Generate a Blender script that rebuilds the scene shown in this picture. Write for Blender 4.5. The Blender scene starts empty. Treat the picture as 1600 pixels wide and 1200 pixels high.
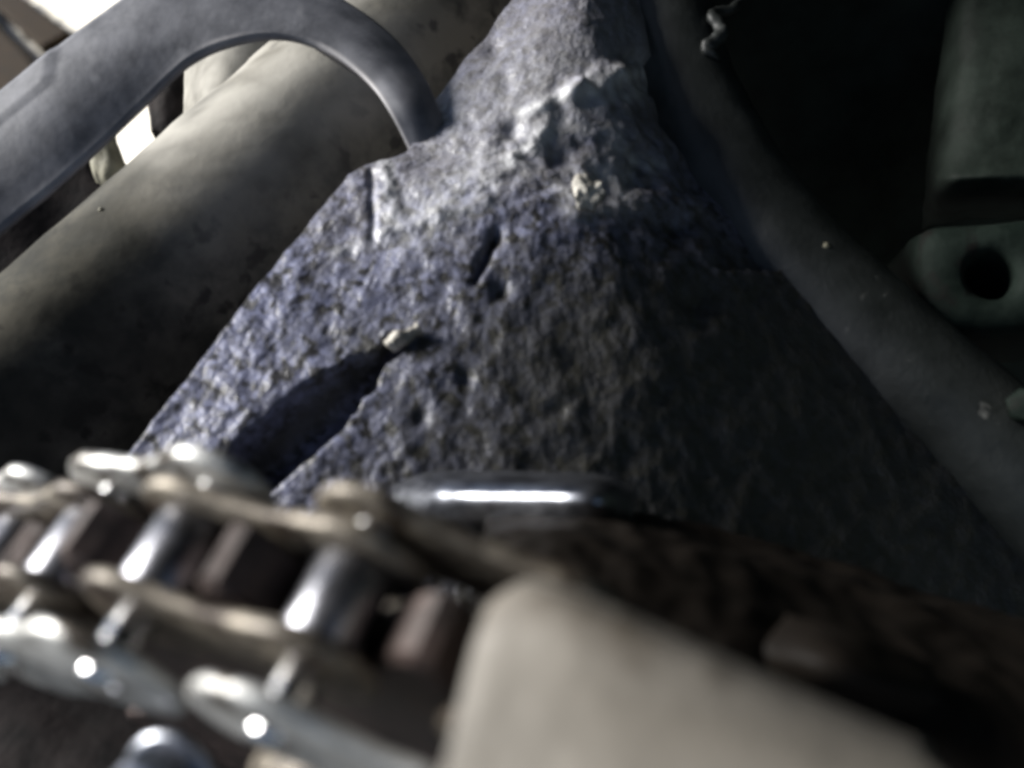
import bpy, bmesh, math, random
from mathutils import Vector, Matrix, noise
random.seed(7)
R_ = math.radians
sc = bpy.context.scene
COL = sc.collection

# ---------------------------------------------------------------- camera, sky, sun, exposure
FPX = 1537.0                                  # focal length in pixels of a 1600 px wide frame
AX_W = Vector((-.357, -.702, .616)).normalized()          # axle direction of the sprocket, seen from the camera
UPC = Vector((0, 1, 0)); UPC = (UPC - AX_W * UPC.dot(AX_W)).normalized()   # the world's vertical
XC = AX_W.cross(UPC).normalized()
ROT = Matrix((XC, AX_W, UPC))                 # camera axes -> world axes
CAMLOC = Vector((0, 0, .46))
CM = .01

def W(p):                                     # centimetres along the camera's axes -> metres in the world
    return CAMLOC + ROT @ (Vector(p) * CM)

def at(px, py, d):                            # a sight line followed for d centimetres of depth
    return Vector(((px - 800) / FPX * d, (600 - py) / FPX * d, -d))

cam_d = bpy.data.cameras.new('camera')
cam = bpy.data.objects.new('camera', cam_d); COL.objects.link(cam)
cam.matrix_world = Matrix.Translation(CAMLOC) @ ROT.to_4x4()
cam_d.sensor_width = 36.0
cam_d.lens = 36.0 * FPX / 1600
cam_d.clip_start = .002; cam_d.clip_end = 200
cam_d.dof.use_dof = True
cam_d.dof.focus_distance = .215
cam_d.dof.aperture_fstop = 15.0
sc.camera = cam

SUN_EL, SUN_AZ = R_(42), R_(82)              # azimuth measured from +Y towards +X
world = bpy.data.worlds.new('World'); sc.world = world
world.use_nodes = True
nt = world.node_tree
sky = nt.nodes.new('ShaderNodeTexSky'); sky.sky_type = 'NISHITA'; sky.sun_disc = False
sky.sun_elevation = SUN_EL; sky.sun_rotation = SUN_AZ
nt.links.new(sky.outputs[0], nt.nodes['Background'].inputs[0])
nt.nodes['Background'].inputs[1].default_value = .05
sun_d = bpy.data.lights.new('sun', 'SUN'); sun_d.energy = 5.0; sun_d.angle = R_(28)
sun_d.color = (1, .98, .94)
sun = bpy.data.objects.new('sun', sun_d); COL.objects.link(sun)
SUN_DIR = Vector((math.sin(SUN_AZ) * math.cos(SUN_EL), math.cos(SUN_AZ) * math.cos(SUN_EL), math.sin(SUN_EL)))
sun.rotation_euler = SUN_DIR.to_track_quat('Z', 'Y').to_euler()

sc.view_settings.view_transform = 'Standard'
sc.view_settings.look = 'None'
sc.view_settings.exposure = 0.95
sc.view_settings.gamma = 1
sc.cycles.use_denoising = True
sc.cycles.filter_width = 3.4
sc.cycles.max_bounces = 6; sc.cycles.diffuse_bounces = 2

# ---------------------------------------------------------------- materials
def mat(name, c1, c2, scale=300, rough=(.5, .7), metal=0, bump=.3, bscale=None, spots=None, detail=6, spec=.5, lo=.35, hi=.65, bdist=.0008):
    m = bpy.data.materials.new(name); m.use_nodes = True
    n, l = m.node_tree.nodes, m.node_tree.links
    b = n['Principled BSDF']
    tc = n.new('ShaderNodeTexCoord')
    t = n.new('ShaderNodeTexNoise'); t.inputs['Scale'].default_value = scale; t.inputs['Detail'].default_value = detail
    t.inputs['Roughness'].default_value = .62
    l.new(tc.outputs['Object'], t.inputs['Vector'])
    mr = n.new('ShaderNodeMapRange'); mr.inputs[1].default_value = lo; mr.inputs[2].default_value = hi
    l.new(t.outputs['Fac'], mr.inputs[0])
    mx = n.new('ShaderNodeMix'); mx.data_type = 'RGBA'
    mx.inputs[6].default_value = (*c1, 1); mx.inputs[7].default_value = (*c2, 1)
    l.new(mr.outputs[0], mx.inputs[0])
    col = mx.outputs[2]
    if spots:
        c3, sscale, thr = spots
        t3 = n.new('ShaderNodeTexNoise'); t3.inputs['Scale'].default_value = sscale; t3.inputs['Detail'].default_value = 3
        l.new(tc.outputs['Object'], t3.inputs['Vector'])
        r3 = n.new('ShaderNodeMapRange'); r3.inputs[1].default_value = thr; r3.inputs[2].default_value = thr + .1
        l.new(t3.outputs['Fac'], r3.inputs[0])
        m3 = n.new('ShaderNodeMix'); m3.data_type = 'RGBA'; m3.inputs[7].default_value = (*c3, 1)
        l.new(col, m3.inputs[6]); l.new(r3.outputs[0], m3.inputs[0]); col = m3.outputs[2]
    l.new(col, b.inputs['Base Color'])
    rr = n.new('ShaderNodeMapRange'); rr.inputs[3].default_value = rough[0]; rr.inputs[4].default_value = rough[1]
    l.new(t.outputs['Fac'], rr.inputs[0]); l.new(rr.outputs[0], b.inputs['Roughness'])
    b.inputs['Metallic'].default_value = metal
    b.inputs['Specular IOR Level'].default_value = spec
    if bump:
        t2 = n.new('ShaderNodeTexNoise'); t2.inputs['Scale'].default_value = bscale or scale * 2; t2.inputs['Detail'].default_value = 5
        l.new(tc.outputs['Object'], t2.inputs['Vector'])
        bp = n.new('ShaderNodeBump'); bp.inputs['Strength'].default_value = bump; bp.inputs['Distance'].default_value = bdist
        l.new(t2.outputs['Fac'], bp.inputs['Height']); l.new(bp.outputs[0], b.inputs['Normal'])
    return m

M = {}
M['grime'] = mat('greasy_grime', (.05, .05, .065), (.22, .235, .36), 600, (.22, .55), 0, .45, 1100, ((.012, .011, .012), 420, .52))
def layers(m, stack):
    n, l = m.node_tree.nodes, m.node_tree.links
    b = n['Principled BSDF']; col = b.inputs['Base Color'].links[0].from_socket
    for an, c, amt in stack:
        a = n.new('ShaderNodeAttribute'); a.attribute_name = an
        k = n.new('ShaderNodeMath'); k.operation = 'MULTIPLY'; k.inputs[1].default_value = amt
        l.new(a.outputs['Fac'], k.inputs[0])
        x = n.new('ShaderNodeMix'); x.data_type = 'RGBA'; x.inputs[7].default_value = c
        l.new(k.outputs[0], x.inputs[0]); l.new(col, x.inputs[6]); col = x.outputs[2]
    l.new(col, b.inputs['Base Color'])
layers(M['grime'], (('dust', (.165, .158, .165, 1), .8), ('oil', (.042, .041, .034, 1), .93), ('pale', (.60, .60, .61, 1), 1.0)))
M['flake'] = mat('dried_flake', (.30, .28, .24), (.55, .52, .46), 500, (.5, .8), 0, .5, 1200)
M['oily_wood'] = mat('rust_dirt', (.02, .012, .008), (.10, .06, .035), 600, (.5, .8), 0, .6)
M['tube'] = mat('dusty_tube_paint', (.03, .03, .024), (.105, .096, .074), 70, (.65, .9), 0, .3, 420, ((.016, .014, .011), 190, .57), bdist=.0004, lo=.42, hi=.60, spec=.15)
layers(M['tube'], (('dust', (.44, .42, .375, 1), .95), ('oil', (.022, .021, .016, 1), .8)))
M['strap'] = mat('grey_strap', (.055, .057, .068), (.145, .147, .165), 130, (.45, .7), 0, .25, 500, ((.22, .22, .235), 80, .64), bdist=.0003)
layers(M['strap'], (('pale', (.42, .40, .40, 1), .8),))
M['rail'] = mat('dusty_black_paint', (.009, .011, .010), (.022, .025, .024), 120, (.42, .62), 0, .3, 900, ((.16, .16, .15), 170, .70), bdist=.0004)
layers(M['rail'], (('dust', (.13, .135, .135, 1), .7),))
M['engine'] = mat('dirty_dark_aluminium', (.004, .007, .005), (.012, .018, .014), 120, (.6, .8), 0, .2, 500, spec=.2)
M['boss'] = mat('dusty_green_aluminium', (.005, .009, .007), (.015, .022, .018), 140, (.6, .8), 0, .3, 600, ((.01, .01, .009), 150, .60), bdist=.0005, spec=.1)
M['hole'] = mat('oily_black', (.01, .01, .01), (.02, .02, .02), 200, (.5, .7), 0, 0)
M['chain'] = mat('dirty_chain_steel', (.40, .395, .38), (.70, .695, .67), 300, (.34, .52), .55, .4, 900, ((.06, .048, .036), 170, .54), bdist=.0004)
M['inner'] = mat('brown_chain_steel', (.07, .058, .045), (.27, .235, .185), 350, (.35, .55), .35, .4, 900, ((.04, .028, .02), 190, .50), bdist=.0003)
M['pin'] = mat('polished_pin_steel', (.55, .55, .56), (.75, .75, .76), 300, (.12, .26), 1, .15, 900, bdist=.0002)
M['roller'] = mat('oiled_roller_steel', (.13, .13, .14), (.34, .34, .37), 260, (.26, .42), .95, .2, 900, bdist=.0002)
M['sprocket'] = mat('rusty_sprocket_steel', (.025, .018, .016), (.075, .05, .043), 260, (.5, .7), .2, .5, 700, bdist=.0004)
M['cover'] = mat('beige_cover_paint', (.15, .136, .114), (.235, .213, .182), 45, (.45, .62), 0, .35, 420, ((.095, .08, .062), 95, .58), bdist=.0004)
M['flange'] = mat('oily_flange', (.008, .0066, .0054), (.012, .0095, .0075), 110, (.5, .65), 0, .12, 300, ((.022, .018, .015), 90, .70), spec=.08)
M['steel'] = mat('worn_steel', (.12, .125, .14), (.40, .415, .46), 200, (.24, .40), 1, .3, 500, ((.04, .04, .04), 210, .60), bdist=.0003)
M['asphalt'] = mat('dark_asphalt', (.03, .03, .03), (.07, .068, .064), 60, (.8, .9), 0, .5, 300, bdist=.003)  # dark tone stands in for the bike's shadow and cuts bounce light
M['ground'] = mat('pale_concrete', (.58, .53, .43), (.76, .71, .61), 9, (.8, .9), 0, .4, 150, ((.24, .19, .12), 5, .64), bdist=.002)
M['brown'] = mat('brown_wood', (.010, .006, .002), (.028, .016, .006), 40, (.7, .9), 0, .4, 120, bdist=.001, spec=.1)
M['olive'] = mat('olive_dirt', (.14, .13, .09), (.30, .28, .20), 120, (.6, .8), 0, .5, 400)
M['rubber'] = mat('black_rubber', (.010, .009, .009), (.028, .023, .022), 150, (.7, .9), 0, .4, 400, spec=.1)

# ---------------------------------------------------------------- helpers
def obj(name, me, m, parent=None, origin=None):
    o = bpy.data.objects.new(name, me); COL.objects.link(o)
    if m: me.materials.append(M[m])
    if parent is not None:
        o.parent = parent
    elif origin is not None:
        o.location = origin
    return o

def tag(o, label=None, cat=None, group=None, kind=None):
    if label: o['label'] = label
    if cat: o['category'] = cat
    if group: o['group'] = group
    if kind: o['kind'] = kind
    return o

def empty(name, p):                                  # p: metres, the thing's base
    o = bpy.data.objects.new(name, None); COL.objects.link(o); o.location = p
    o.empty_display_size = .01
    return o

def mesh(name, verts, faces, origin, smooth=True, recalc=True):     # verts: camera-axis centimetres
    me = bpy.data.meshes.new(name)
    me.from_pydata([W(v) - origin for v in verts], [], faces)
    if recalc:
        bm = bmesh.new(); bm.from_mesh(me)
        bmesh.ops.recalc_face_normals(bm, faces=bm.faces[:]); bm.to_mesh(me); bm.free()
    if smooth:
        for p in me.polygons: p.use_smooth = True
    me.update()
    return me

def cr(p0, p1, p2, p3, t):                           # Catmull-Rom
    return .5 * ((2 * p1) + (p2 - p0) * t + (2 * p0 - 5 * p1 + 4 * p2 - p3) * t * t + (3 * p1 - p0 - 3 * p2 + p3) * t ** 3)

def spline(pts, n):
    pts = [Vector(p) for p in pts]; k = len(pts) - 1; out = []
    for i in range(n):
        s = i / (n - 1) * k; j = min(int(s), k - 1); t = s - j
        a = pts[j - 1] if j else pts[0] * 2 - pts[1]
        d = pts[j + 2] if j + 2 <= k else pts[k] * 2 - pts[k - 1]
        out.append(cr(a, pts[j], pts[j + 1], d, t))
    return out

def fbm(p, s, o=4):
    return noise.fractal(p * s, .9, 2.1, o)

def sheet(net, nu, nv, disp=None, thick=1.0, back=None, shell=False):
    """A thick solid whose front is spline-interpolated from a net of points (rows of camera-axis cm points)."""
    rows = [spline(r, nu) for r in net]
    g = [[None] * nu for _ in range(nv)]
    for i in range(nu):
        c = spline([r[i] for r in rows], nv)
        for j in range(nv): g[j][i] = c[j]
    nrm = [[None] * nu for _ in range(nv)]
    for j in range(nv):
        for i in range(nu):
            a = g[j][min(i + 1, nu - 1)] - g[j][max(i - 1, 0)]
            b = g[min(j + 1, nv - 1)][i] - g[max(j - 1, 0)][i]
            q = a.cross(b)
            q = q.normalized() if q.length > 1e-9 else Vector((0, 0, 1))
            if q.dot(g[j][i]) > 0: q = -q             # face the camera side
            nrm[j][i] = q
    V = []
    for j in range(nv):
        for i in range(nu):
            p = g[j][i]
            V.append(p + nrm[j][i] * disp(p, i / (nu - 1), j / (nv - 1)) if disp else p.copy())
    nf = nu * nv
    Fc = []
    for j in range(nv - 1):
        for i in range(nu - 1):
            a = j * nu + i
            Fc.append((a, a + 1, a + nu + 1, a + nu))
    rim = [i for i in range(nu)] + [j * nu + nu - 1 for j in range(1, nv)] + [(nv - 1) * nu + i for i in range(nu - 2, -1, -1)] + [j * nu for j in range(nv - 2, 0, -1)]
    bi = len(V)
    if shell:
        V += [V[j * nu + i] - nrm[j][i] * thick for j in range(nv) for i in range(nu)]
        Fc += [tuple(x + nf for x in reversed(f)) for f in Fc]
        for k in range(len(rim)):
            a, b = rim[k], rim[(k + 1) % len(rim)]
            Fc.append((a, a + nf, b + nf, b))
        return V, Fc
    for r in rim:
        j, i = divmod(r, nu)
        V.append(V[r] + (back * thick if back else -nrm[j][i] * thick))
    m = len(rim)
    for k in range(m):
        Fc.append((rim[k], bi + k, bi + (k + 1) % m, rim[(k + 1) % m]))
    Fc.append(tuple(bi + k for k in range(m)))
    return V, Fc

def tube(path, n, seg=20, disp=None, caps=True):
    """path: (px,py,d,radius cm) control points"""
    pr = spline([Vector((*at(a, b, c), 0)[:3]) for a, b, c, r in path], n)
    rr = spline([Vector((r, 0, 0)) for a, b, c, r in path], n)
    V, Fc = [], []
    ref = Vector((0, 0, 1))
    for i, p in enumerate(pr):
        t = (pr[min(i + 1, n - 1)] - pr[max(i - 1, 0)]).normalized()
        a = ref - t * ref.dot(t); a.normalize(); ref = a; b = t.cross(a)
        for k in range(seg):
            th = 2 * math.pi * k / seg
            q = a * math.cos(th) + b * math.sin(th)
            r = rr[i].x
            pt = p + q * r
            if disp: pt = p + q * (r + disp(pt))
            V.append(pt)
    for i in range(n - 1):
        for k in range(seg):
            Fc.append((i * seg + k, i * seg + (k + 1) % seg, (i + 1) * seg + (k + 1) % seg, (i + 1) * seg + k))
    if caps:
        Fc.append(tuple(range(seg))); Fc.append(tuple((n - 1) * seg + k for k in range(seg)))
    return V, Fc

def cyl(p, q, r, seg=20, bev=.15):
    """a closed cylinder with eased ends between two camera-axis points"""
    p, q = Vector(p), Vector(q); t = (q - p).normalized(); L = (q - p).length
    a = t.orthogonal().normalized(); b = t.cross(a)
    e = min(r * bev, L * .4)
    prof = [(0, r - e), (e * .3, r - e * .3), (e, r), (L - e, r), (L - e * .3, r - e * .3), (L, r - e)]
    V, Fc = [], []
    for s, rad in prof:
        for k in range(seg):
            th = 2 * math.pi * k / seg
            V.append(p + t * s + (a * math.cos(th) + b * math.sin(th)) * rad)
    for i in range(len(prof) - 1):
        for k in range(seg):
            Fc.append((i * seg + k, i * seg + (k + 1) % seg, (i + 1) * seg + (k + 1) % seg, (i + 1) * seg + k))
    Fc.append(tuple(range(seg))); Fc.append(tuple((len(prof) - 1) * seg + k for k in range(seg)))
    return V, Fc

def lens_plate(A, B, axis, r, waist, th, bev=.07):
    """figure-of-eight link plate between two pin points, extruded along the axle axis from its mid plane"""
    A, B = Vector(A), Vector(B); ax = axis.normalized()
    t = (B - A); L = t.length; t = t / L; h = ax.cross(t).normalized()
    out = []
    n = 14
    for k in range(n + 1):                       # right end
        th_ = -math.pi * .62 + 1.24 * math.pi * k / n
        out.append((L + r * math.cos(th_), r * math.sin(th_)))
    out.append((L * .5, waist))
    for k in range(n + 1):
        th_ = math.pi * .38 + 1.24 * math.pi * k / n
        out.append((r * math.cos(th_), r * math.sin(th_)))
    out.append((L * .5, -waist))
    # soften the waist
    pts = []
    m = len(out)
    for k in range(m):
        x, y = out[k]
        pts.append((x, y))
    cx, cy = L * .5, 0
    V, Fc = [], []
    layers = [(-th / 2, bev), (-th / 2 + bev * .4, bev * .3), (-th / 2 + bev, 0), (th / 2 - bev, 0), (th / 2 - bev * .4, bev * .3), (th / 2, bev)]
    for s, ins in layers:
        for x, y in pts:
            d = Vector((x - cx, y, 0)); k = 1 - ins / max(d.length, .2)
            V.append(A + t * (cx + (x - cx) * k) + h * (y * k) + ax * s)
    for i in range(len(layers) - 1):
        for k in range(m):
            Fc.append((i * m + k, i * m + (k + 1) % m, (i + 1) * m + (k + 1) % m, (i + 1) * m + k))
    Fc.append(tuple(range(m))); Fc.append(tuple((len(layers) - 1) * m + k for k in range(m)))
    return V, Fc

def seg_d(x, y, x0, y0, x1, y1):
    dx, dy = x1 - x0, y1 - y0
    t = max(0, min(1, ((x - x0) * dx + (y - y0) * dy) / (dx * dx + dy * dy)))
    return math.hypot(x - x0 - dx * t, y - y0 - dy * t), t

def px_of(p):
    return 800 + FPX * p.x / -p.z, 600 - FPX * p.y / -p.z

def smooth_by_angle(me, deg=40):
    for e in me.edges: pass
    me.set_sharp_from_angle(angle=R_(deg))

# ---------------------------------------------------------------- the ground and what lies on it
def ground():
    me = bpy.data.meshes.new('ground')
    s = 60
    me.from_pydata([(-s, -s, 0), (s, -s, 0), (s, s, 0), (-s, s, 0)], [], [(0, 1, 2, 3)])
    o = obj('ground', me, 'asphalt'); tag(o, kind='structure')
    bm = bmesh.new(); bmesh.ops.create_cube(bm, size=1)
    bmesh.ops.scale(bm, vec=(120, 40, .06), verts=bm.verts)
    bmesh.ops.bevel(bm, geom=bm.edges[:], offset=.01, segments=2, affect='EDGES')
    me = bpy.data.meshes.new('pavement'); bm.to_mesh(me); bm.free()
    o = obj('pavement', me, 'ground', origin=(0, -20.75, 0)); tag(o, kind='structure')
ground()

def ray_ground(px, py, z=.03):
    d = ROT @ at(px, py, 1)
    t = (z - CAMLOC.z) / d.z
    return CAMLOC + d * t

def plank(p, q, wdt, hgt, name, m, label, cat):
    a, b = ray_ground(*p), ray_ground(*q)
    t = (b - a); L = t.length; t.normalize(); s = Vector((-t.y, t.x, 0))
    bm = bmesh.new()
    n = 12
    rings = []
    for i in range(n + 1):
        c = a + t * (L * i / n) + s * .01 * noise.noise(Vector((i * .6, L, 0)))
        w = wdt * (1 + .25 * noise.noise(Vector((i * .7, 3, L))))
        rings.append([bm.verts.new(c + s * x * w + Vector((0, 0, z * hgt)) - a) for x, z in ((-.5, .0), (-.5, .75), (-.4, 1), (.4, 1), (.5, .75), (.5, .002))])
    for i in range(n):
        for k in range(6):
            bm.faces.new((rings[i][k], rings[i][(k + 1) % 6], rings[i + 1][(k + 1) % 6], rings[i + 1][k]))
    bm.faces.new(rings[0]); bm.faces.new(rings[-1])
    bmesh.ops.recalc_face_normals(bm, faces=bm.faces[:])
    me = bpy.data.meshes.new(name); bm.to_mesh(me); bm.free()
    o = obj(name, me, m, origin=a); tag(o, label, cat)
    return o
plank((-120, -60), (40, 190), .16, .05, 'timber_offcut', 'brown', 'dark brown timber offcut on the pale ground, at the far left behind the strap', 'timber')
plank((10, 5), (100, 80), .07, .03, 'bark_strip', 'brown', 'short dark strip of bark on the pale ground beside the timber offcut', 'bark')

# ---------------------------------------------------------------- the grimy casing in the middle
RIDGES = (  (640, 350, 905, 165, 46, .40), (700, 210, 960, 60, 60, .22),  # smears of pale dried sealant: line, half width, strength
    (815, 178, 905, 138, 14, 1.0), (895, 145, 1005, 108, 20, .9), (905, 165, 995, 140, 18, .6), (790, 258, 858, 205, 15, .9), (590, 365, 760, 318, 9, .6),
    (690, 330, 800, 250, 24, .45), (602, 258, 615, 335, 12, .7), (905, 330, 990, 320, 18, .35), (900, 300, 945, 270, 34, .55), (960, 200, 975, 300, 20, .4),
    (990, 250, 1030, 262, 12, .5), (730, 200, 800, 210, 40, .2), (520, 395, 600, 372, 8, .35))

def casing():
    net = [  # rows from bottom to top, points left to right
        [at(20, 960, 14.2), at(300, 960, 13.9), at(620, 980, 13.8), at(950, 990, 14.0), at(1220, 1010, 14.75), at(1800, 1100, 17.6)],
        [at(205, 705, 15.0), at(400, 715, 14.5), at(640, 730, 14.3), at(900, 740, 14.5), at(1150, 760, 15.3), at(1700, 860, 18.0)],
        [at(365, 497, 16.0), at(520, 510, 15.4), at(700, 520, 15.1), at(880, 530, 15.2), at(1070, 540, 15.75), at(1400, 600, 18.0)],
        [at(522, 300, 17.2), at(620, 310, 16.5), at(740, 320, 16.1), at(860, 325, 16.1), at(980, 335, 16.6), at(1200, 370, 18.4)],
        [at(556, 264, 17.4), at(640, 272, 16.8), at(748, 280, 16.4), at(862, 285, 16.4), at(975, 292, 16.9), at(1160, 315, 18.6)],
        [at(636, 236, 17.7), at(690, 238, 17.2), at(765, 242, 16.8), at(866, 246, 16.7), at(965, 250, 17.2), at(1120, 265, 19.0)],
        [at(668, 170, 18.6), at(725, 165, 17.9), at(790, 165, 17.4), at(870, 165, 17.3), at(950, 165, 17.6), at(1040, 170, 18.6)],
        [at(812, -15, 20.2), at(840, -20, 19.6), at(870, -20, 19.1), at(905, -20, 18.9), at(945, -20, 19.1), at(1000, -20, 20.0)],
        [at(900, -150, 21.6), at(920, -150, 21.0), at(940, -150, 20.5), at(960, -150, 20.3), at(985, -150, 20.4), at(1020, -150, 21.2)],
    ]
    for r in net:
        for c, t in ((0, .55), (1, .35)):
            m_ = r[c].length; k_ = r[2].z + (r[c].z - r[2].z) * (1 - t)
            r[c] = r[c] * (k_ / r[c].z)
    def disp(p, u, v):
        x, y = px_of(p)
        h = .05 * fbm(p, .9, 3) + .035 * fbm(p + Vector((9, 2, 3)), 2.6, 3)
        # clods of lube and dust, stronger on the left half
        k = max(.25, min(1, 1.25 - (x - 350) / 900))
        if y < 280: k *= .35
        if x > 800 and y > 400: k *= .45
        c = noise.voronoi(p * 4.6 + Vector((noise.noise(p * 2), noise.noise(p * 2 + Vector((5, 5, 5))), 0)))[0]
        am = .5 + 1.0 * max(0, noise.noise(p * 1.3) + .25)
        h += min(1, u * 14) * .15 * k * am * (.10 * (.5 - c[0]) + .05 * noise.noise(p * 4.5) + .07 * noise.noise(p * 8.5) + .055 * noise.noise(p * 15))
        # the long groove
        d, t = seg_d(x, y, 628, 528, 400, 725)
        wd = 5 + 26 * min(1, t * 1.8) + 8 * noise.noise(Vector((t * 9, 1, 0)))
        if d < wd * 1.6: h -= .75 * max(0, 1 - (d / wd / 1.6) ** 2) ** .7
        d, t = seg_d(x, y, 775, 365, 742, 435)
        h -= .20 * math.exp(-(d / (8 + 5 * noise.noise(p * 4))) ** 2)
        d, t = seg_d(x, y, 580, 268, 583, 372)
        h -= .07 * math.exp(-(d / 7) ** 2)
        for a, b, r, dep in ((785, 455, 15, .3), (728, 590, 13, .2), (690, 470, 18, .12), (545, 395, 8, .1), (1000, 260, 26, .45), (1060, 352, 24, .45), (945, 292, 16, .3), (880, 240, 30, .35), (800, 205, 16, .3), (770, 70, 18, .2), (790, 120, 16, .2), (1100, 470, 30, .3), (870, 640, 12, .1), (660, 655, 14, .14), (1040, 620, 20, .15)):
            e = ((x - a) ** 2 + (y - b) ** 2) / r ** 2
            if e < 6: h -= .5 * dep * math.exp(-e * (1 + .8 * noise.noise(p * 3))) 
        # raised ridges and lips
        for x0, y0, x1, y1, w, up in ((815, 178, 905, 140, 13, .32), (895, 145, 1000, 105, 17, .38), (790, 250, 855, 205, 14, .25), (590, 365, 760, 318, 9, .16), (690, 330, 800, 250, 20, .14), (600, 262, 615, 330, 12, .2), (960, 180, 1010, 260, 22, .3), (905, 330, 1000, 320, 22, .2), (990, 250, 1030, 262, 12, .35)):
            d, t = seg_d(x, y, x0, y0, x1, y1)
            if d < w * 3: h += .34 * up * math.exp(-(d / w * (1 + .4 * noise.noise(p * 2.5))) ** 2) * (.7 + .7 * noise.noise(p * 3))
        # ragged right edge of the crust
        if 80 < y < 420:
            xr = 1000 + (y - 110) * .45 + 22 * noise.noise(Vector((y * .03, 5, 0)))
            h -= .28 / (1 + math.exp(-(x - xr) / 7))
        return h
    V, Fc = sheet(net, 330, 330, disp, 3.0, Vector((.25, -.1, -1)))
    O = W(at(800, 900, 16))
    root = empty('engine_casing', O)
    tag(root, 'grime-caked grey casing tapering upward in the middle, split by a long dark groove', 'engine casing')
    me = mesh('casing_wall', V, Fc, O)
    dust_and_light = me.attributes.new('dust', 'FLOAT', 'POINT'); oil_and_shade = me.attributes.new('oil', 'FLOAT', 'POINT'); pale = me.attributes.new('pale', 'FLOAT', 'POINT')
    for i, p in enumerate(V):
        x, y = px_of(p)
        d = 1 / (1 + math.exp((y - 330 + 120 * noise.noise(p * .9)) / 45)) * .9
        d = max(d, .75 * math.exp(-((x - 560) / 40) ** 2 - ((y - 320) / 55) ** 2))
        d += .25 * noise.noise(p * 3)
        q = 1 / (1 + math.exp(-(x + .35 * (y - 500) - 660 + 130 * noise.noise(p * .8)) / 85)) * (1 / (1 + math.exp(-(y - 370) / 30)))  # oily olive tone, with the fade into shade at right painted in
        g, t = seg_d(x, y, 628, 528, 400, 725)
        q = max(q, math.exp(-(g / (8 + 22 * min(1, t * 1.8))) ** 2))  # groove coloured dark as well
        w = 0
        for x0, y0, x1, y1, r, a in RIDGES:
            g, t = seg_d(x, y, x0, y0, x1, y1)
            if g < r * 3: w = max(w, a * math.exp(-(g / r * (1 + .5 * noise.noise(p * 3.5))) ** 2) * (.85 + .7 * noise.noise(p * 5 + Vector((3, 1, 2)))))
        pale.data[i].value = max(0, min(1, w))
        dust_and_light.data[i].value = max(0, min(1, d)); oil_and_shade.data[i].value = max(0, min(1, q))
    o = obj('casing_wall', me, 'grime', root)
    # loose pale flakes standing on the crust
    def flake(pts, dz, seed, lab, th=.10, m='flake'):
        a, b, c, d_ = [at(x, y, d) for x, y, d in pts]
        k = 7
        top, bot = [], []
        for i in range(k):
            u = i / (k - 1)
            f = .35 + .65 * math.sin(math.pi * min(1, .12 + u * .8)) + .30 * noise.noise(Vector((seed * 3.1, u * 2.5, 1)))
            mid = a.lerp(b, u).lerp(d_.lerp(c, u), .5); hv = (d_.lerp(c, u) - a.lerp(b, u)) * .5
            sh = hv * .5 * noise.noise(Vector((seed * 1.7, u * 3, 7)))
            top.append(mid - hv * f + sh); bot.append(mid + hv * f + sh)
        net = [top, [p.lerp(q, .5) + Vector((0, .02, .08)) for p, q in zip(top, bot)], bot]
        V, Fc = sheet(net, 26, 12, lambda p, u, v: .12 * fbm(p + Vector((seed, 0, 0)), 2.2, 3) + .05 * noise.noise(p * 8), th, Vector((.3, -.6, -1)))
        o = obj('flake', mesh('flake', V, Fc, O), m, root); o['label'] = lab
    flake([(890, 290, 15.95), (930, 262, 15.95), (950, 318, 15.9), (905, 330, 15.9)], 0, 4, 'pale yellowish crumb')
    flake([(600, 535, 15.0), (650, 505, 15.0), (658, 514, 15.0), (612, 546, 14.95)], 0, 5, 'small cream chip beside the groove')
casing()

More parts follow.
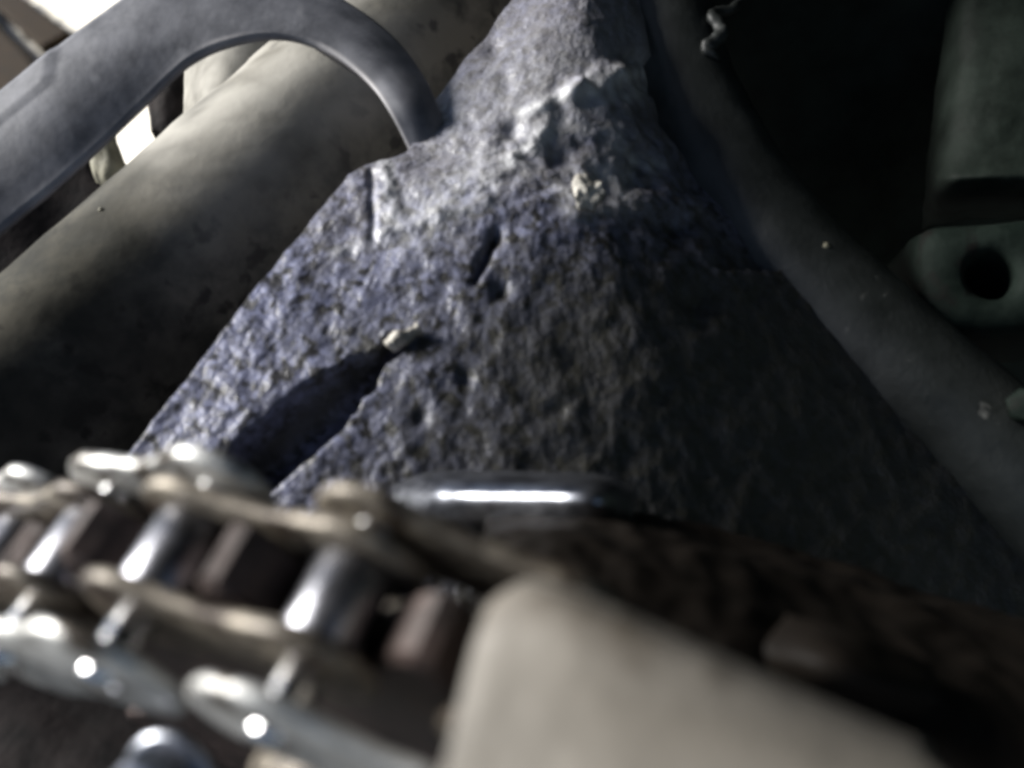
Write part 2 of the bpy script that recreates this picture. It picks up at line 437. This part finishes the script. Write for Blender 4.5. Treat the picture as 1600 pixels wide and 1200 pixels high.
# ---------------------------------------------------------------- the big diagonal tube
def big_tube():
    O = W(at(300, 600, 22))
    root = empty('swingarm_tube', O)
    tag(root, 'thick dusty olive-grey tube running diagonally behind the strap', 'swingarm')
    dsp = lambda p: .03 * fbm(p, .7, 3) + .012 * noise.noise(p * 6)
    V, Fc = tube([(-2300, 2800, 11.5, 2.4), (-1000, 1640, 14.5, 2.4), (-330, 1010, 17.5, 2.35), (-60, 745, 19.0, 2.3), (310, 395, 21.5, 2.3), (700, 20, 25.0, 2.3), (1000, -260, 28.5, 2.3)], 170, 56, dsp)
    def dirt_and_light(me, V):
        oil_and_shade = me.attributes.new('oil', 'FLOAT', 'POINT'); dust_and_light = me.attributes.new('dust', 'FLOAT', 'POINT')
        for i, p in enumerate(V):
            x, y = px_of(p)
            q = 1 / (1 + math.exp((x - y * .2 - 170 + 150 * noise.noise(p * .7)) / 45))  # strap's shadow on the lower left, painted as a dark tone
            oil_and_shade.data[i].value = q * max(0, min(1, .85 + .9 * noise.noise(p * 1.1)))
            g, t = seg_d(x, y, 300, 200, 470, 60)
            dust_and_light.data[i].value = max(0, min(1, math.exp(-(g / 150) ** 2) * (.8 + .5 * noise.noise(p * 1.4) + .3 * noise.noise(p * 5))))  # dust, with the brightly lit upper stretch painted paler
        return me
    obj('tube', dirt_and_light(mesh('tube', V, Fc, O), V), 'tube', root)
    # the welded gusset that makes the tube flare out under the strap
    net = [
        [at(285, 215, 24.0), at(345, 235, 22.6), at(430, 250, 22.0)],
        [at(288, 150, 22.4), at(345, 165, 21.2), at(440, 190, 21.8)],
        [at(290, 60, 22.6), at(370, 60, 21.9), at(480, 90, 22.4)],
        [at(320, -40, 23.6), at(420, -60, 22.9), at(550, -20, 23.4)],
    ]
    V, Fc = sheet(net, 30, 40, lambda p, u, v: .03 * fbm(p, 1.2, 3), .5)
    obj('gusset', dirt_and_light(mesh('gusset', V, Fc, O), V), 'tube', root)
    # a few stuck-on specks
    for x, y, d, r in ((158, 328, 19.35, .06), (208, 402, 18.95, .05)):
        bm = bmesh.new(); bmesh.ops.create_icosphere(bm, subdivisions=2, radius=r * CM)
        for v in bm.verts: v.co *= 1 + .3 * noise.noise(v.co * 1500)
        me = bpy.data.meshes.new('grit'); bm.to_mesh(me); bm.free()
        o = obj('grit', me, 'olive', root); o.location = W(at(x, y, d)) - O
big_tube()

# ---------------------------------------------------------------- the curved strap
def strap():
    O = W(at(660, 200, 17.4))
    outer = [(-900, 760, 15.0), (-500, 500, 16.3), (-160, 270, 17.5), (-80, 205, 17.8), (0, 145, 18.0), (90, 72, 18.2), (180, 5, 18.4), (265, -50, 18.6), (360, -72, 18.8), (460, -45, 18.8), (540, 0, 18.6), (610, 52, 18.3), (656, 108, 18.0), (684, 165, 17.6), (704, 226, 17.6)]
    inner = [(-900, 1060, 14.0), (-500, 770, 15.3), (-160, 510, 16.6), (-80, 435, 16.9), (0, 360, 17.2), (85, 290, 17.4), (148, 235, 17.6), (218, 166, 17.8), (292, 95, 17.9), (365, 62, 17.9), (440, 54, 17.9), (515, 80, 17.8), (572, 125, 17.6), (610, 178, 17.3), (648, 252, 17.5)]
    a = [at(*p) for p in outer]; b = [at(*p) for p in inner]
    mid1 = [p.lerp(q, .33) + Vector((-.03, .04, .16)) for p, q in zip(a, b)]
    mid2 = [p.lerp(q, .66) + Vector((-.03, .04, .15)) for p, q in zip(a, b)]
    V, Fc = sheet([a, mid1, mid2, b], 110, 24, lambda p, u, v: .012 * fbm(p, .8, 3) + (.04 if v < .30 and u < .35 else 0), .2)
    me = mesh('curved_strap', V, Fc, O)
    pale = me.attributes.new('pale', 'FLOAT', 'POINT')
    for k in range(len(V)):
        i, j = k % 110, k // 110
        if (k >= 110 * 24) or j >= 22:                        # the worn inner edge
            pale.data[k].value = max(0, min(1, (.75 if px_of(V[k])[0] > 500 else .25) + .6 * noise.noise(V[k] * 1.5)))
    o = obj('curved_strap', me, 'strap', origin=O)
    tag(o, 'curved flat dark grey strap arching over the diagonal tube, its tip on the grimy casing', 'strap')
strap()

# ---------------------------------------------------------------- dark things behind the strap, lower left
def behind_strap():
    O = W(at(100, 450, 27))
    net = [
        [at(-900, 900, 24), at(-300, 660, 25.2), at(0, 520, 26), at(160, 420, 26.5), at(300, 330, 27)],
        [at(-900, 620, 24.6), at(-300, 440, 25.8), at(0, 350, 26.4), at(80, 310, 26.8), at(163, 282, 27)],
        [at(-900, 300, 25.4), at(-300, 250, 26.4), at(0, 230, 27), at(60, 235, 27), at(138, 232, 27)],
    ]
    V, Fc = sheet(net, 30, 24, lambda p, u, v: .12 * fbm(p, .6, 3), .5)
    o = obj('mud_flap', mesh('mud_flap', V, Fc, O), 'rubber', origin=O)  # dark panel put in for the shade behind the tube
    tag(o, 'dark rubber flap seen under the strap, left of the diagonal tube', 'mud flap')
    O = W(at(170, 260, 26))
    net = [[at(150, 285, 25.6), at(180, 300, 25.6), at(215, 270, 25.6)], [at(138, 240, 25.6), at(165, 245, 25.4), at(194, 252, 25.6)], [at(140, 190, 25.8), at(160, 195, 25.6), at(180, 205, 25.8)]]
    V, Fc = sheet(net, 14, 14, lambda p, u, v: .10 * fbm(p, 1.5, 3), .6)
    o = obj('mud_clod', mesh('mud_clod', V, Fc, O), 'olive', origin=O)
    tag(o, 'olive lump of dried mud at the lower left edge of the bright white gap', 'mud')
    O = W(at(265, 160, 26))
    net = [[at(236, 205, 25.4), at(262, 215, 25.4), at(300, 190, 25.4)], [at(228, 150, 25.6), at(260, 150, 25.3), at(310, 140, 25.6)], [at(215, 60, 26), at(270, 60, 25.8), at(330, 60, 26)]]
    V, Fc = sheet(net, 14, 14, lambda p, u, v: .06 * fbm(p, 1.2, 3), 1.2)
    o = obj('rubber_stop', mesh('rubber_stop', V, Fc, O), 'rubber', origin=O)
    tag(o, 'black rubber block between the strap and the tube flare, right of the bright gap', 'rubber stop')
behind_strap()

# ---------------------------------------------------------------- frame rail on the right
def rail():
    O = W(at(1330, 480, 14.6))
    root = empty('frame_rail', O)
    tag(root, 'dusty black frame tube sweeping from the top centre down to the right edge', 'frame tube')
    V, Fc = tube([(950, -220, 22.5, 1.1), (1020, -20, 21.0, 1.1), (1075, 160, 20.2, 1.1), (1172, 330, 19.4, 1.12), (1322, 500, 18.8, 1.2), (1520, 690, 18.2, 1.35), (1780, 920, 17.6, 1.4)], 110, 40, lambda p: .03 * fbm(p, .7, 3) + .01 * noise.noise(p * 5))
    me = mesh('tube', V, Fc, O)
    dust_and_light = me.attributes.new('dust', 'FLOAT', 'POINT')
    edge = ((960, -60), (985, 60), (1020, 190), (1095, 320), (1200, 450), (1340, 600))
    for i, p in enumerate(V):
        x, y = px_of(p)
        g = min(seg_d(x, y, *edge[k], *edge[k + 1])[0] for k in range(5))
        dust_and_light.data[i].value = max(0, min(1, math.exp(-(g / 42) ** 2) * (.85 + .6 * noise.noise(p * 1.3) + .3 * noise.noise(p * 4))))  # pale mottled stripe paints the sheen along the left limb
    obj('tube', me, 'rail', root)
    for x, y, d, r in ((1290, 385, 18.0, .08), (1302, 545, 17.75, .07)):
        bm = bmesh.new(); bmesh.ops.create_icosphere(bm, subdivisions=2, radius=r * CM)
        for v in bm.verts: v.co *= 1 + .3 * noise.noise(v.co * 1200)
        me = bpy.data.meshes.new('grit'); bm.to_mesh(me); bm.free()
        o = obj('grit', me, 'olive', root); o.location = W(at(x, y, d)) - O
rail()

# ---------------------------------------------------------------- engine wall put in to fill the void at the right, with a bored boss
def engine():
    O = W((8, -8, -22))
    root = empty('engine_block', O)
    tag(root, 'big dark engine block on the right, with a round bored boss at its edge', 'engine')
    # wall in plan: along XC (forward) and AX_W (outward); a rounded shell swept along the vertical
    plan = [(at(830, 300, 30)), (at(1000, 300, 27)), (at(1200, 300, 25)), (at(1500, 300, 25.5)), (at(1950, 300, 23)), Vector((17, 3, -15)), Vector((17, 2, -8)), Vector((17, 2, 0)), Vector((17, 2, 9))]  # last points run unseen past the camera, added to block light
    rows = []
    for s, h, out in ((-42, None, 0), (-20, None, -1), (-8, None, 0), (2, None, 0), (0, 7, 0), (0, 14, 5), (0, 18, 34)):  # upper rows: unseen overhang above the camera, added to block sky light
        rows.append([p + UPC * (s if h is None else h - p.dot(UPC)) + AX_W * out * min(1, .5 + .15 * i) for i, p in enumerate(plan)])
    def dsp(p, u, v): return .25 * fbm(p, .25, 3) + .04 * noise.noise(p * 2.2)
    V, Fc = sheet(rows, 90, 60, dsp, 3.0, None, True)
    obj('block', mesh('block', V, Fc, O), 'engine', root)  # dark wall put in to fill the void on the right
    # upright rounded barrel above the boss
    net = [
        [at(1440, 360, 24.5), at(1466, 350, 23.5), at(1530, 342, 23), at(1640, 340, 23)],
        [at(1446, 300, 21.8), at(1472, 296, 20.2), at(1535, 290, 19.6), at(1640, 288, 19.4)],
        [at(1450, 240, 21.5), at(1480, 240, 20.1), at(1540, 240, 19.6), at(1640, 240, 19.4)],
        [at(1470, 100, 22.0), at(1500, 100, 20.8), at(1560, 100, 20.3), at(1660, 100, 20.1)],
        [at(1490, -120, 23.0), at(1520, -120, 22.0), at(1580, -120, 21.5), at(1680, -120, 21.2)],
    ]
    V, Fc = sheet(net, 40, 50, lambda p, u, v: .07 * fbm(p, .8, 4), 1.5)
    obj('barrel', mesh('barrel', V, Fc, O), 'engine', root)
    # boss: squarish lug with a round bore
    c = at(1552, 428, 18.2); n = Vector((-.20, .14, .97)).normalized()
    a = Vector((1, .05, .2)); a = (a - n * a.dot(n)).normalized(); b = n.cross(a)
    prof = [(1.45, -3.2), (1.36, -.9), (1.27, -.3), (1.12, -.04), (.80, 0), (.60, -.01), (.47, -.10), (.44, -.3), (.43, -1.8)]
    seg = 56; V, Fc = [], []
    for r, z in prof:
        for k in range(seg):
            th = 2 * math.pi * k / seg
            sq = 1 / (abs(math.cos(th)) ** 7 + abs(math.sin(th)) ** 7) ** (1 / 7)
            q = max(0, min(1, (r - .5) / .4))
            f = 1 + (sq - 1) * q
            V.append(c + (a * math.cos(th) + b * math.sin(th) * .82 ** q) * r * f * (1 + .05 * q * noise.noise(Vector((math.cos(th) * 1.5, math.sin(th) * 1.5, r)))) + n * (z + .05 * q * noise.noise(Vector((math.cos(th) * 2, math.sin(th) * 2, 3 + r)))))
    for i in range(len(prof) - 1):
        for k in range(seg):
            Fc.append((i * seg + k, i * seg + (k + 1) % seg, (i + 1) * seg + (k + 1) % seg, (i + 1) * seg + k))
    Fc.append(tuple((len(prof) - 1) * seg + k for k in range(seg)))
    boss = obj('boss', mesh('boss', V, Fc, O, recalc=True), 'boss', root)
    V, Fc = cyl(at(1605, 640, 17.0), at(1600, 632, 16.4), .3, 6, .25)
    obj('bolt_head', mesh('bolt_head', V, Fc, O), 'boss', root)
engine()

def sump():
    O = W(at(60, 1150, 14))
    net = [
        [at(-1600, 1560, 13), at(0, 1500, 12.5), at(400, 1500, 12.5), at(900, 1500, 13)],
        [at(-1600, 1310, 14), at(0, 1230, 13.6), at(400, 1220, 13.6), at(900, 1220, 14)],
        [at(-1600, 1080, 16), at(0, 1000, 15.4), at(400, 1000, 15.4), at(900, 1000, 16)],
        [at(-1600, 900, 18.5), at(0, 820, 18), at(400, 820, 18), at(900, 820, 18.5)],
    ]
    V, Fc = sheet(net, 70, 60, lambda p, u, v: .14 * fbm(p, .7, 4) + .06 * noise.noise(p * 4), 2.0, Vector((0, -.5, -1)))
    o = obj('crankcase_bottom', mesh('crankcase_bottom', V, Fc, O), 'rubber', origin=O)
    tag(o, 'dark dirty crankcase bottom behind and below the drive chain at the lower left', 'crankcase')
sump()

def clip():
    O = W(at(1130, 70, 21))
    V, Fc = tube([(1180, -40, 20.6, .05), (1150, 10, 20.0, .09), (1112, 22, 19.7, .11), (1128, 52, 19.4, .13), (1106, 76, 19.3, .12), (1124, 92, 19.3, .06)], 70, 12, lambda p: .07 * noise.noise(p * 5))
    o = obj('wire_clip', mesh('wire_clip', V, Fc, O), 'rail', origin=O)
    tag(o, 'small dull crooked wire clip in the dark gap right of the casing top', 'clip')
clip()

# ---------------------------------------------------------------- bar with a worn bright edge, and the oily flange under it
def guide():
    O = W(at(800, 790, 11.5))
    net = [
        [at(610, 830, 13.6), at(690, 815, 12.5), at(800, 812, 11.8), at(930, 812, 11.2), at(990, 826, 11.9)],
        [at(610, 796, 13.6), at(690, 784, 12.4), at(800, 784, 11.7), at(930, 784, 11.1), at(990, 800, 11.8)],
        [at(612, 772, 13.7), at(690, 764, 12.5), at(800, 765, 11.8), at(930, 767, 11.2), at(990, 782, 11.9)],
        [at(614, 758, 14.1), at(690, 748, 12.9), at(800, 749, 12.2), at(930, 752, 11.6), at(988, 768, 12.3)],
        [at(616, 746, 15.0), at(690, 736, 13.9), at(800, 736, 13.2), at(930, 741, 12.6), at(986, 758, 13.3)],
    ]
    V, Fc = sheet(net, 60, 26, lambda p, u, v: .02 * fbm(p, 1.0, 3) , .6, Vector((.1, -.7, -.7)))
    o = obj('guide_bar', mesh('guide_bar', V, Fc, O), 'steel', origin=O)
    tag(o, 'short dark steel bar with a worn shiny upper edge below the grimy casing', 'guide bar')
guide()

def flange():
    O = W(at(1100, 960, 10))
    root = empty('cover_flange', O)
    tag(root, 'dark oily cast flange running down to the right just above the beige cover', 'flange')
    net = [
        [at(720, 1150, 9.2), at(860, 1160, 8.9), at(1060, 1180, 8.8), at(1300, 1280, 8.6), at(1640, 1420, 8.4)],
        [at(745, 940, 9.6), at(860, 920, 9.2), at(1050, 985, 9.0), at(1300, 1090, 8.9), at(1640, 1240, 8.7)],
        [at(755, 850, 10.2), at(870, 845, 9.8), at(1060, 900, 9.6), at(1310, 1005, 9.5), at(1650, 1130, 9.3)],
        [at(760, 815, 11.4), at(890, 810, 11.2), at(1080, 850, 11.0), at(1330, 940, 11.0), at(1660, 1040, 10.8)],
        [at(770, 790, 13.4), at(900, 790, 13.2), at(1090, 815, 13.2), at(1340, 890, 13.2), at(1660, 980, 13.0)],
    ]
    V, Fc = sheet(net, 90, 60, lambda p, u, v: .10 * fbm(p, .8, 4) + .04 * noise.noise(p * 4), 1.5)
    obj('flange_body', mesh('flange_body', V, Fc, O), 'flange', root)
    # oval lug towards the lower right
    net = [
        [at(1215, 1070, 8.95), at(1300, 1095, 8.75), at(1380, 1115, 8.75), at(1445, 1120, 8.9)],
        [at(1195, 1015, 9.0), at(1280, 1035, 8.5), at(1370, 1060, 8.45), at(1470, 1085, 8.8)],
        [at(1230, 955, 9.4), at(1300, 975, 9.1), at(1380, 1005, 9.1), at(1455, 1035, 9.3)],
    ]
    V, Fc = sheet(net, 30, 24, lambda p, u, v: .05 * fbm(p, 1.2, 3) + .05 * math.sin(math.pi * u) * math.sin(math.pi * v), .5)
    obj('lug', mesh('lug', V, Fc, O), 'flange', root)
flange()

def cover():
    O = W(at(1000, 1150, 5.60))
    net = [
        [at(640, 1420, 5.06), at(760, 1430, 4.96), at(1000, 1440, 4.80), at(1300, 1450, 4.80), at(1760, 1480, 4.88)],
        [at(700, 1180, 5.58), at(770, 1190, 5.48), at(980, 1200, 5.28), at(1250, 1230, 5.20), at(1600, 1300, 5.20)],
        [at(738, 1020, 6.02), at(790, 1020, 5.92), at(930, 1060, 5.68), at(1150, 1120, 5.56), at(1480, 1215, 5.52)],
        [at(768, 945, 6.30), at(810, 930, 6.20), at(910, 960, 6.00), at(1100, 1035, 5.84), at(1450, 1180, 5.76)],
        [at(800, 918, 6.60), at(835, 908, 6.48), at(915, 930, 6.32), at(1100, 1012, 6.16), at(1450, 1165, 6.08)],
    ]
    V, Fc = sheet(net, 70, 60, lambda p, u, v: .03 * fbm(p, .45, 2), .7, Vector((.2, -.3, -1)))
    o = obj('sprocket_cover', mesh('sprocket_cover', V, Fc, O), 'cover', origin=O)
    tag(o, 'smooth beige rounded cover filling the bottom right of the foreground', 'cover')
cover()

# ---------------------------------------------------------------- sprocket and chain
PITCH, NT = 1.6, 17
CAX = Vector((-.352, -.756, .552)).normalized()          # axle of the sprocket
SC = Vector((-1.27, -4.33, -11.15))
U1 = Vector((-.357, .653, .668)); U1 = (U1 - CAX * U1.dot(CAX)).normalized()
RP = PITCH / 2 / math.sin(math.pi / NT)
def radial(k):                        # unit vector to pin k; k = 0,1,2 are the three pins in the middle of the picture
    return Matrix.Rotation(-(k - 1) * 2 * math.pi / NT, 3, CAX) @ U1
def pin_c(k, s=0, r=RP):
    return SC + radial(k) * r + CAX * s
def link_c(k, s):                     # the chain leaves the sprocket in a straight run to the rear
    if k >= 0: return pin_c(k, s)
    return pin_c(0, s) + (pin_c(0) - pin_c(1) + (pin_c(-1) - pin_c(0)) * .25).normalized() * PITCH * -k

def sprocket():
    O = W(SC)
    root = empty('front_sprocket', O)
    tag(root, 'rusty toothed sprocket inside the drive chain at the lower left', 'sprocket')
    pts = []
    for k in range(NT):
        for f, r in ((0, RP - .46), (.12, RP - .43), (.22, RP - .26), (.30, RP + .02), (.38, RP + .30), (.46, RP + .46), (.54, RP + .46), (.62, RP + .30), (.70, RP + .02), (.78, RP - .26), (.88, RP - .43)):
            pts.append((k + f, r))
    m = len(pts); V, Fc = [], []
    prof = [(-.30, -.12), (-.24, 0), (.24, 0), (.30, -.12)]
    V += [SC + CAX * -.30 + radial(k) * 1.5 for k, r in pts]
    for s, dr in prof: V += [pin_c(k, s, r + dr) for k, r in pts]
    V += [SC + CAX * .30 + radial(k) * 1.5 for k, r in pts]
    L = len(prof) + 2
    for i in range(L):
        i2 = (i + 1) % L
        for k in range(m):
            Fc.append((i * m + k, i * m + (k + 1) % m, i2 * m + (k + 1) % m, i2 * m + k))
    obj('toothed_wheel', mesh('toothed_wheel', V, Fc, O, smooth=False), 'sprocket', root)
    V, Fc = cyl(SC - CAX * 1.4, SC + CAX * .9, 1.55, 40)
    obj('shaft', mesh('shaft', V, Fc, O), 'inner', root)
sprocket()

SIDES = ((-1, .44, .76), (1, .46, .98))
def chain():
    O = W(pin_c(1))
    root = empty('drive_chain', O)
    tag(root, 'greasy steel roller chain wrapped over the sprocket at the lower left', 'chain')
    for k in range(-6, 7):
        V, Fc = cyl(link_c(k, -.36), link_c(k, .36), .33, 32, .15)
        obj('roller', mesh('roller', V, Fc, O), 'roller', root)
        for e, s_in, s_out in SIDES:
            V, Fc = cyl(link_c(k, e * (s_in + .03)), link_c(k, e * (s_out + .16)), .20, 24, .35)
            obj('pin', mesh('pin', V, Fc, O), 'pin', root)
    for k in range(-6, 6):
        outer = (k % 2 == 0)
        for e, s_in, s_out in SIDES:
            s = e * (s_out if outer else s_in)
            big = outer and e > 0
            V, Fc = lens_plate(link_c(k, s), link_c(k + 1, s), CAX, .70 if big else .56, .56 if big else .42, .14, .05)
            me = mesh('link_plate', V, Fc, O, smooth=True); smooth_by_angle(me, 50)
            obj('outer_plate' if outer else 'inner_plate', me, 'chain' if outer and (e > 0 or k <= 0) else 'inner', root)  # far outer plates to the right take darker steel in place of shade
chain()

def bolt():
    O = W(at(270, 1180, 7.6))
    root = empty('steel_bolt', O)
    tag(root, 'shiny steel bolt head below the chain at the bottom left edge', 'bolt')
    ax = (AX_W * .6 + UPC * .5 + Vector((.1, 0, .3))).normalized()
    c = at(275, 1215, 7.8)
    V, Fc = cyl(c, c + ax * .14, .42, 32, .2); obj('washer', mesh('washer', V, Fc, O), 'steel', root)
    V, Fc = cyl(c + ax * .14, c + ax * .5, .36, 6, .2)
    me = mesh('bolt_head', V, Fc, O); smooth_by_angle(me, 35); obj('bolt_head', me, 'steel', root)
bolt()
